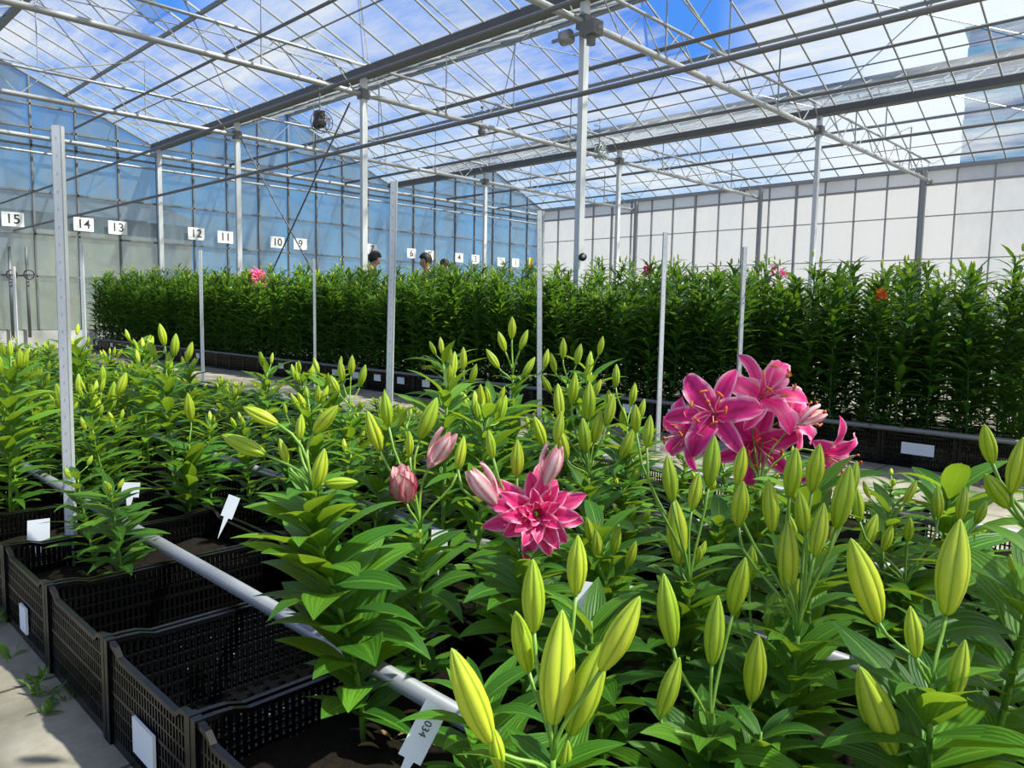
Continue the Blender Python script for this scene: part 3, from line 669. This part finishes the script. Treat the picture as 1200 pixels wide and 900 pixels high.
for k in range(-7,30):
    for i,x0 in enumerate(AX):
        if (i,k) in emp: continue
        for (ox,oy) in ((-.14,-.1),(.14,-.1),(-.14,.1),(.14,.1)):
            x = x0+ox+R.uniform(-.05,.05); y = 2.04+CP*(k+.5)+oy+R.uniform(-.04,.04)
            dep = x*fw.x+y*fw.y; lat = (x*rt.x+y*rt.y)
            if dep < .95 or abs(lat)/dep > .78: continue
            rr = R.random(); q = lat/dep
            if dep < 1.75:
                if (i == 0 and y > .7): continue
                if dep > 1.2 and rr > .5 and q > -.1:
                    sc = R.uniform(.58,.78); dup(R.choice(PA),(x,y,SZ),R.uniform(0,6.3),(.85,.85,sc)); cnt += 1
                else:
                    dup(R.choice(PF),(x,y,SZ),R.uniform(0,6.3),R.uniform(.85,1.2)*(1.1 if dep>1.2 else .8)); cnt += 1
                continue
            if y > 6.6: continue
            if rr < .22: continue
            sc = R.uniform(.62,1.12)
            if x < 1.2 and y < 3: sc *= .8
            if x < .95 and y < 2.55:
                if rr < .6: continue
                sc = min(sc,.55)
            if y > 4.5: sc *= .82
            if q > .15: sc *= .62
            elif q > -.12 and dep < 3: sc *= 1.05
            if i == 2 and dep > 3.0: sc = min(sc,.55)
            if i == 3:
                sc = min(sc,.46)
                if rr < .4 or y > 3.6: continue
            wd_ = max(sc,.78)*1.05
            dup(R.choice(PA),(x,y,SZ),R.uniform(0,6.3),(wd_,wd_,sc),tilt=(R.uniform(-.1,.1),R.uniform(-.1,.1))); cnt += 1
print('near generic',cnt)
def stuff_plant(fo,x,y,z,h,nl,LL,LW,elr,seg=3,nb=0,bl=.05):
    dx,dy = R.uniform(-.05,.05),R.uniform(-.05,.05)
    fo.tube([V((x,y,z)),V((x+dx,y+dy,z+h))],.004,4,1)
    for i in range(nl):
        s = .03+.97*i/nl; k = (.8+.4*sin(pi*s))*R.uniform(.8,1.15)
        leaf(fo,(x+dx*s,y+dy*s,z+h*s),i*2.399+R.uniform(-.4,.4),R.uniform(*elr)+.3*s,LL*k,LW*k,R.uniform(.5,1.1),seg,.3,1,R.random())
    for i in range(nb):
        a = R.uniform(0,6.3); q = V((x+dx+cos(a)*.035,y+dy+sin(a)*.035,z+h+R.uniform(-.01,.04))); L = bl*R.uniform(.7,1.2)
        fo.tube([q,q+Z*L*.15,q+Z*L*.45,q+Z*L*.8,q+Z*L],[.004,L*.13,L*.16,L*.09,.001],6,2)
fo = MB()
y = 6.6
while y < 15:
    for i in range(7):
        x = .6+i*.26+R.uniform(-.06,.06); yy = y+R.uniform(-.08,.08)
        if abs(x*rt.x+yy*rt.y)/(x*fw.x+yy*fw.y) > .78: continue
        stuff_plant(fo,x,yy,SZ,R.uniform(.22,.42)*(.8 if x>1.9 else 1),28,.14,.034,(0,.6),3,R.choice((0,0,1,2)),.05)
    y += .27
tag(fo.build('distant_lilies',[M['leaf'],M['stem'],M['bud']],None,True),'mass of low budding lilies at the far left end of the near bed','lilies',None,'stuff')
LAB_B = 'tall dark green lily plant in bud standing close to its neighbours across the path'; GRP_B = 'tall lilies of the far bed'
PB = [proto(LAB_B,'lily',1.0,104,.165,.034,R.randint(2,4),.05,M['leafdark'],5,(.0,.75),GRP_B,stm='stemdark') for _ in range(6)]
nb_ = 0
def hB(y): return .93+.018*max(0,y)
for ri,x in enumerate([4.98,5.13]):
    y = -1.3+ri*.09
    while y < 16.4:
        xx = x+R.uniform(-.03,.03); yy = y+R.uniform(-.04,.04)
        if abs(xx*rt.x+yy*rt.y)/(xx*fw.x+yy*fw.y) < .74:
            s = hB(yy)*R.uniform(.82,1.12); dup(R.choice(PB),(xx,yy,SZ),R.uniform(0,6.3),(1.05,1.05,s),tilt=(R.uniform(-.05,.05),R.uniform(-.05,.05))); nb_ += 1
        y += .2
print('tall individuals',nb_)
fo = MB(); x = 5.30
while x < 7.5:
    y = -1.0; st_ = .17 if x < 6 else .24
    while y < 16.4:
        yy = y+R.uniform(-.06,.06); xx = x+R.uniform(-.05,.05)
        if abs(xx*rt.x+yy*rt.y)/(xx*fw.x+yy*fw.y) < .74 and min((xx-6.75)**2+(yy-yc)**2 for yc in TY[1:]) > .02:
            stuff_plant(fo,xx,yy,SZ,hB(yy)*R.uniform(.83,1.20)+.03,66 if x<6 else 44,.165,.035,(.0,.75),3,2,.05)
        y += st_
    x += st_
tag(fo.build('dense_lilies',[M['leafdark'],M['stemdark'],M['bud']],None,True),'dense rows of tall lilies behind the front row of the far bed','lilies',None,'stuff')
for p_ in PA+PF+PB: finish(p_)
ORG = BL['lily'][0].copy(); ORG.materials[0] = M['orange']
def spot(px,py,t,kinds,lab):
    A = at(px,py,t); root = empty('lily_plant',(A.x,A.y,SZ),lab,'lily'); h = A.z-SZ
    b = MB(); b.tube([(0,0,0),(0,0,h)],.005,6); b.build('stem',M['stemdark'],root,True)
    f = MB()
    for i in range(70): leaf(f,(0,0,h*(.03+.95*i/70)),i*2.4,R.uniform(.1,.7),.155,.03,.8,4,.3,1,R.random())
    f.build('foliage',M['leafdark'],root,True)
    for i in range(kinds[1]):
        a = R.uniform(0,6.3); d = V((cos(a),sin(a),R.uniform(.2,1.0))); fl = put_bloom(root,V((0,0,h-.02*i))+d*.03,d,'lily',kinds[2])
        if kinds[0] == 'o': fl.data = ORG
spot(300,326,11.0,('p',6,1.5),'pink flowering lily rising above the tall crop near sign 10')
spot(913,320,5.6,('p',3,.5),'small pink bloom at the top of the tall crop on the right')
spot(755,316,7.2,('p',3,.6),'small reddish bloom in the tall crop above the middle')
spot(1033,348,4.62,('o',2,.36),'orange lily bloom in the tall crop at the right')
# ------------------------------------------------------------------ cards, dry leaves, weeds
def stake(px,py,t,w_,h_,lab,tilt=0,txt=None,yaw=-46):
    q = at(px,py,t); b = MB(); b.box((-w_/2,-.001,-h_/2),(w_/2,.001,h_/2)); b.add([(-w_*.2,-.001,-h_/2),(w_*.2,-.001,-h_/2),(0,-.001,-h_/2-.06),(-w_*.2,.001,-h_/2),(w_*.2,.001,-h_/2),(0,.001,-h_/2-.06)],[(0,1,2),(5,4,3),(0,2,5,3),(1,4,5,2)])
    o = b.build('plant_label',M['card']); o.location = q; o.rotation_euler = (-.3,radians(tilt),radians(yaw)); tag(o,lab,'label')
    if txt:
        t_ = link('lettering',text_mesh(txt,h_*.19,0),o); t_.location = (0,-.0016,h_*.15); t_.rotation_euler = (pi/2,pi/2 if h_>w_*1.3 else 0,0)
stake(496,858,1.02,.034,.078,'white plastic label leaning at the bottom left of centre',26,'Y 034',-52)
stake(153,574,2.55,.06,.05,'white label standing in the bed right of the near left post')
stake(270,594,2.05,.035,.06,'white label standing by the grey pipe',15,None,-60)
stake(45,624,2.32,.07,.08,'white label in the crate at the left edge',-8)
stake(684,702,1.3,.035,.06,'white label half hidden behind the bottom centre buds',8)
stake(515,632,1.6,.035,.04,'white label half hidden under the star flower plant',0)
for i in range(10):
    b = MB(); leaf(b,(0,0,0),R.uniform(0,6.3),R.uniform(-.1,.5),R.uniform(.035,.065),.013,R.uniform(.2,1.0),5,.6,1,.5,R.uniform(-1,1))
    o = b.build('dry_leaf',M['dead'],None,True); o.location = (.74+R.uniform(-.10,.10),1.05+R.uniform(-.10,.09),SZ+.008)
    tag(o,'brown dry leaf on the soil under the broad-leaved lily','leaf','dry leaves on the soil')
for i in range(10):
    x = R.uniform(.43,.475); y = R.uniform(1.8,3.4)
    b = MB()
    for j in range(10): leaf(b,(R.uniform(-.02,.02),R.uniform(-.03,.03),0),R.uniform(0,6.3),R.uniform(.3,1.3),R.uniform(.02,.055),.009,R.uniform(.3,1.2),4,.2,1,R.random())
    o = b.build('weed',M['leaf'],None,True); o.location = (x,y,0); tag(o,'small green weed growing at the foot of the left crates','weed','weeds at the crate edge')
# ------------------------------------------------------------------ people
def skinmesh(name,verts,edges,mt,parent,root=0):
    me = bpy.data.meshes.new(name); me.from_pydata([v[0] for v in verts],edges,[]); o = bpy.data.objects.new(name,me); COL.objects.link(o)
    md = o.modifiers.new('s','SKIN'); md.use_smooth_shade = True
    for i,v in enumerate(verts):
        r_ = v[1]; me.skin_vertices[0].data[i].radius = (r_,r_) if not isinstance(r_,tuple) else r_
    me.skin_vertices[0].data[root].use_root = True
    s = o.modifiers.new('d','SUBSURF'); s.levels = 2; s.render_levels = 2
    bpy.context.view_layer.update()
    m2 = bpy.data.meshes.new_from_object(o.evaluated_get(bpy.context.evaluated_depsgraph_get())); bpy.data.objects.remove(o)
    m2.materials.clear(); m2.materials.append(mt); m2.polygons.foreach_set('use_smooth',[True]*len(m2.polygons))
    return link(name,m2,parent)
def person(x,y,rz,height,label,shirt,bend,nod):
    root = empty('person',(x,y,0),label,'person'); root.rotation_euler = (0,0,rz); k = height/1.75; root.scale = (k,k,k)
    piv = V((0,0,.95)); mb_ = Matrix.Rotation(bend,3,'X'); npv = V((0,0,1.46)); mn = Matrix.Rotation(nod,3,'X')
    U = lambda p: piv+mb_@(V(p)-piv)
    Hh = lambda p: U(npv+mn@(V(p)-npv))
    vs=[];es=[]
    def a(p,r_,pr=None):
        vs.append((p,r_)); 
        if pr is not None: es.append((pr,len(vs)-1))
        return len(vs)-1
    pel = a(V((0,0,.95)),.12); wa = a(U((0,0,1.1)),.11,pel); ch = a(U((0,0,1.3)),.125,wa); nk = a(U((0,0,1.46)),.05,ch)
    h1 = a(Hh((0,-.015,1.54)),.055,nk); h2 = a(Hh((0,-.01,1.61)),.078,h1); h3 = a(Hh((0,.0,1.68)),.060,h2); a(Hh((0,-.10,1.59)),.014,h2)
    for s in (-1,1):
        a(Hh((s*.082,0,1.60)),.018,h2)
        sh = a(U((s*.17,0,1.40)),.055,ch); el = a(U((s*.23,-.03,1.13)),.04,sh); wr_ = a(U((s*.20,-.25,1.02)),.027,el); pm = a(U((s*.19,-.33,1.0)),.03,wr_)
        for j,(dx,L) in enumerate(((-.028,.065),(-.010,.078),(.008,.072),(.025,.058))):
            f1 = a(U((s*.19+dx,-.37,.995)),.010,pm); f2 = a(U((s*.19+dx,-.37-L*.5,.985)),.009,f1); a(U((s*.19+dx,-.37-L*.8,.96)),.008,f2)
        t1 = a(U((s*.19-s*.045,-.33,1.0)),.011,pm); a(U((s*.19-s*.06,-.37,.985)),.009,t1)
        hp = a(V((s*.09,0,.88)),.085,pel); kn = a(V((s*.10,-.02,.5)),.058,hp); an = a(V((s*.10,.02,.09)),.04,kn); a(V((s*.11,-.14,.04)),.035,an)
    skinmesh('body',vs,es,M['skin'],root)
    sv = [(V((0,0,.92)),.135),(U((0,0,1.1)),.125),(U((0,0,1.3)),.142),(U((0,0,1.43)),.075)]; se=[(0,1),(1,2),(2,3)]
    for s in (-1,1):
        k0 = len(sv); sv += [(U((s*.17,0,1.40)),.07),(U((s*.22,-.025,1.18)),.055)]; se += [(2,k0),(k0,k0+1)]
    skinmesh('shirt',sv,se,shirt,root)
    tv = [(V((0,0,.95)),.13)]; te=[]
    for s in (-1,1):
        k0 = len(tv); tv += [(V((s*.09,0,.86)),.098),(V((s*.10,-.02,.5)),.072),(V((s*.10,.02,.12)),.058)]; te += [(0,k0),(k0,k0+1),(k0+1,k0+2)]
    skinmesh('trousers',tv,te,M['trouser'],root)
    b = MB(); NU,NV = 20,12; vv=[]; ff=[]
    for i in range(NV+1):
        th = pi*i/NV
        for j in range(NU):
            ph = 2*pi*j/NU; p_ = V((.090*sin(th)*cos(ph),.106*sin(th)*sin(ph),.112*cos(th)))
            if p_.y < -.045 and p_.z < .03: p_ = p_*.6
            if p_.z < -.07: p_ = V((p_.x*.75,max(p_.y,-.01),p_.z))
            vv.append(Hh(p_+V((0,.016,1.64))))
    for i in range(NV):
        for j in range(NU): ff.append((i*NU+j,i*NU+(j+1)%NU,(i+1)*NU+(j+1)%NU,(i+1)*NU+j))
    b.add(vv,ff); b.build('hair',M['hair'],root,True)
    for s in (-1,1):
        b = MB(); c = Hh((s*.030,-.078,1.60)); d = (Hh((s*.030,-.088,1.60))-c)
        b.tube([c,c+d],[.010,.006],8); b.build('eye',M['ink'],root,True)
    b = MB(); c = Hh((-.02,-.070,1.545)); e = Hh((.02,-.070,1.545)); b.tube([c,e],.005,6); b.build('mouth',M['lip'],root,True)
for (px,t,hh,lab,sh,bend,nod,rz) in ((430,13.4,1.96,'person in black bending over the tall lilies, left of the others',M['shirt'],.12,.35,1.2),
                              (503,12.6,1.86,'person in dark shirt with dark hair, the middle one of three',M['shirt2'],.05,.25,-2.0),
                              (519,13.4,1.84,'person in black with lowered head, the right one of three',M['shirt'],.15,.5,-.6)):
    q = at(px,365,t); person(q.x,q.y,rz,hh,lab,sh,bend,nod)
# ------------------------------------------------------------------ light, sky, camera
wd = bpy.data.worlds.new('sky'); S.world = wd; wd.use_nodes = True; n = wd.node_tree.nodes; l = wd.node_tree.links; n.clear()
o = n.new('ShaderNodeOutputWorld'); bg = n.new('ShaderNodeBackground'); tc = n.new('ShaderNodeTexCoord')
mp = n.new('ShaderNodeMapping'); mp.inputs['Scale'].default_value = (1,1,1.4); l.new(tc.outputs['Generated'],mp.inputs[0])
no = n.new('ShaderNodeTexNoise'); no.inputs['Scale'].default_value = 1.8; no.inputs['Detail'].default_value = 3; no.inputs['Roughness'].default_value = .45
l.new(mp.outputs[0],no.inputs['Vector'])
sp = n.new('ShaderNodeSeparateXYZ'); l.new(tc.outputs['Generated'],sp.inputs[0])
sky = ramp(n,l,sp.outputs[2],[(0,(.50,.66,.78)),(.14,(.26,.49,.78)),(.28,(.07,.25,.74)),(.8,(.03,.16,.62))])
side = math_node(n,l,'MULTIPLY', math_node(n,l,'SUBTRACT',sp.outputs[0],sp.outputs[1]), .40)
cf = math_node(n,l,'ADD',no.outputs['Fac'],side)
cm = ramp(n,l,cf,[(.46,(0,0,0)),(.76,(1,1,1))])
mx = n.new('ShaderNodeMix'); mx.data_type = 'RGBA'; mx.inputs['B'].default_value = (.88,.91,.93,1); l.new(cm,mx.inputs['Factor']); l.new(sky,mx.inputs['A'])
l.new(mx.outputs['Result'],bg.inputs[0]); bg.inputs[1].default_value = 1.3; l.new(bg.outputs[0],o.inputs[0])
sl = bpy.data.lights.new('sun','SUN'); sl.energy = 15; sl.angle = radians(1.5); sl.color = (1,.91,.76)
so = bpy.data.objects.new('sun',sl); COL.objects.link(so); so.rotation_mode = 'QUATERNION'; so.rotation_quaternion = V((-.35,.62,-1.0)).to_track_quat('-Z','Y')
cam = bpy.data.cameras.new('camera'); cam.sensor_width = 36; cam.lens = FPX/1200*36; cam.clip_start = .02; cam.clip_end = 500
co = bpy.data.objects.new('camera',cam); COL.objects.link(co)
m = Matrix((CX,CY,-fwd)).transposed().to_4x4(); m.translation = CAM; co.matrix_world = m
S.camera = co
S.view_settings.view_transform = 'Standard'; S.view_settings.exposure = 0
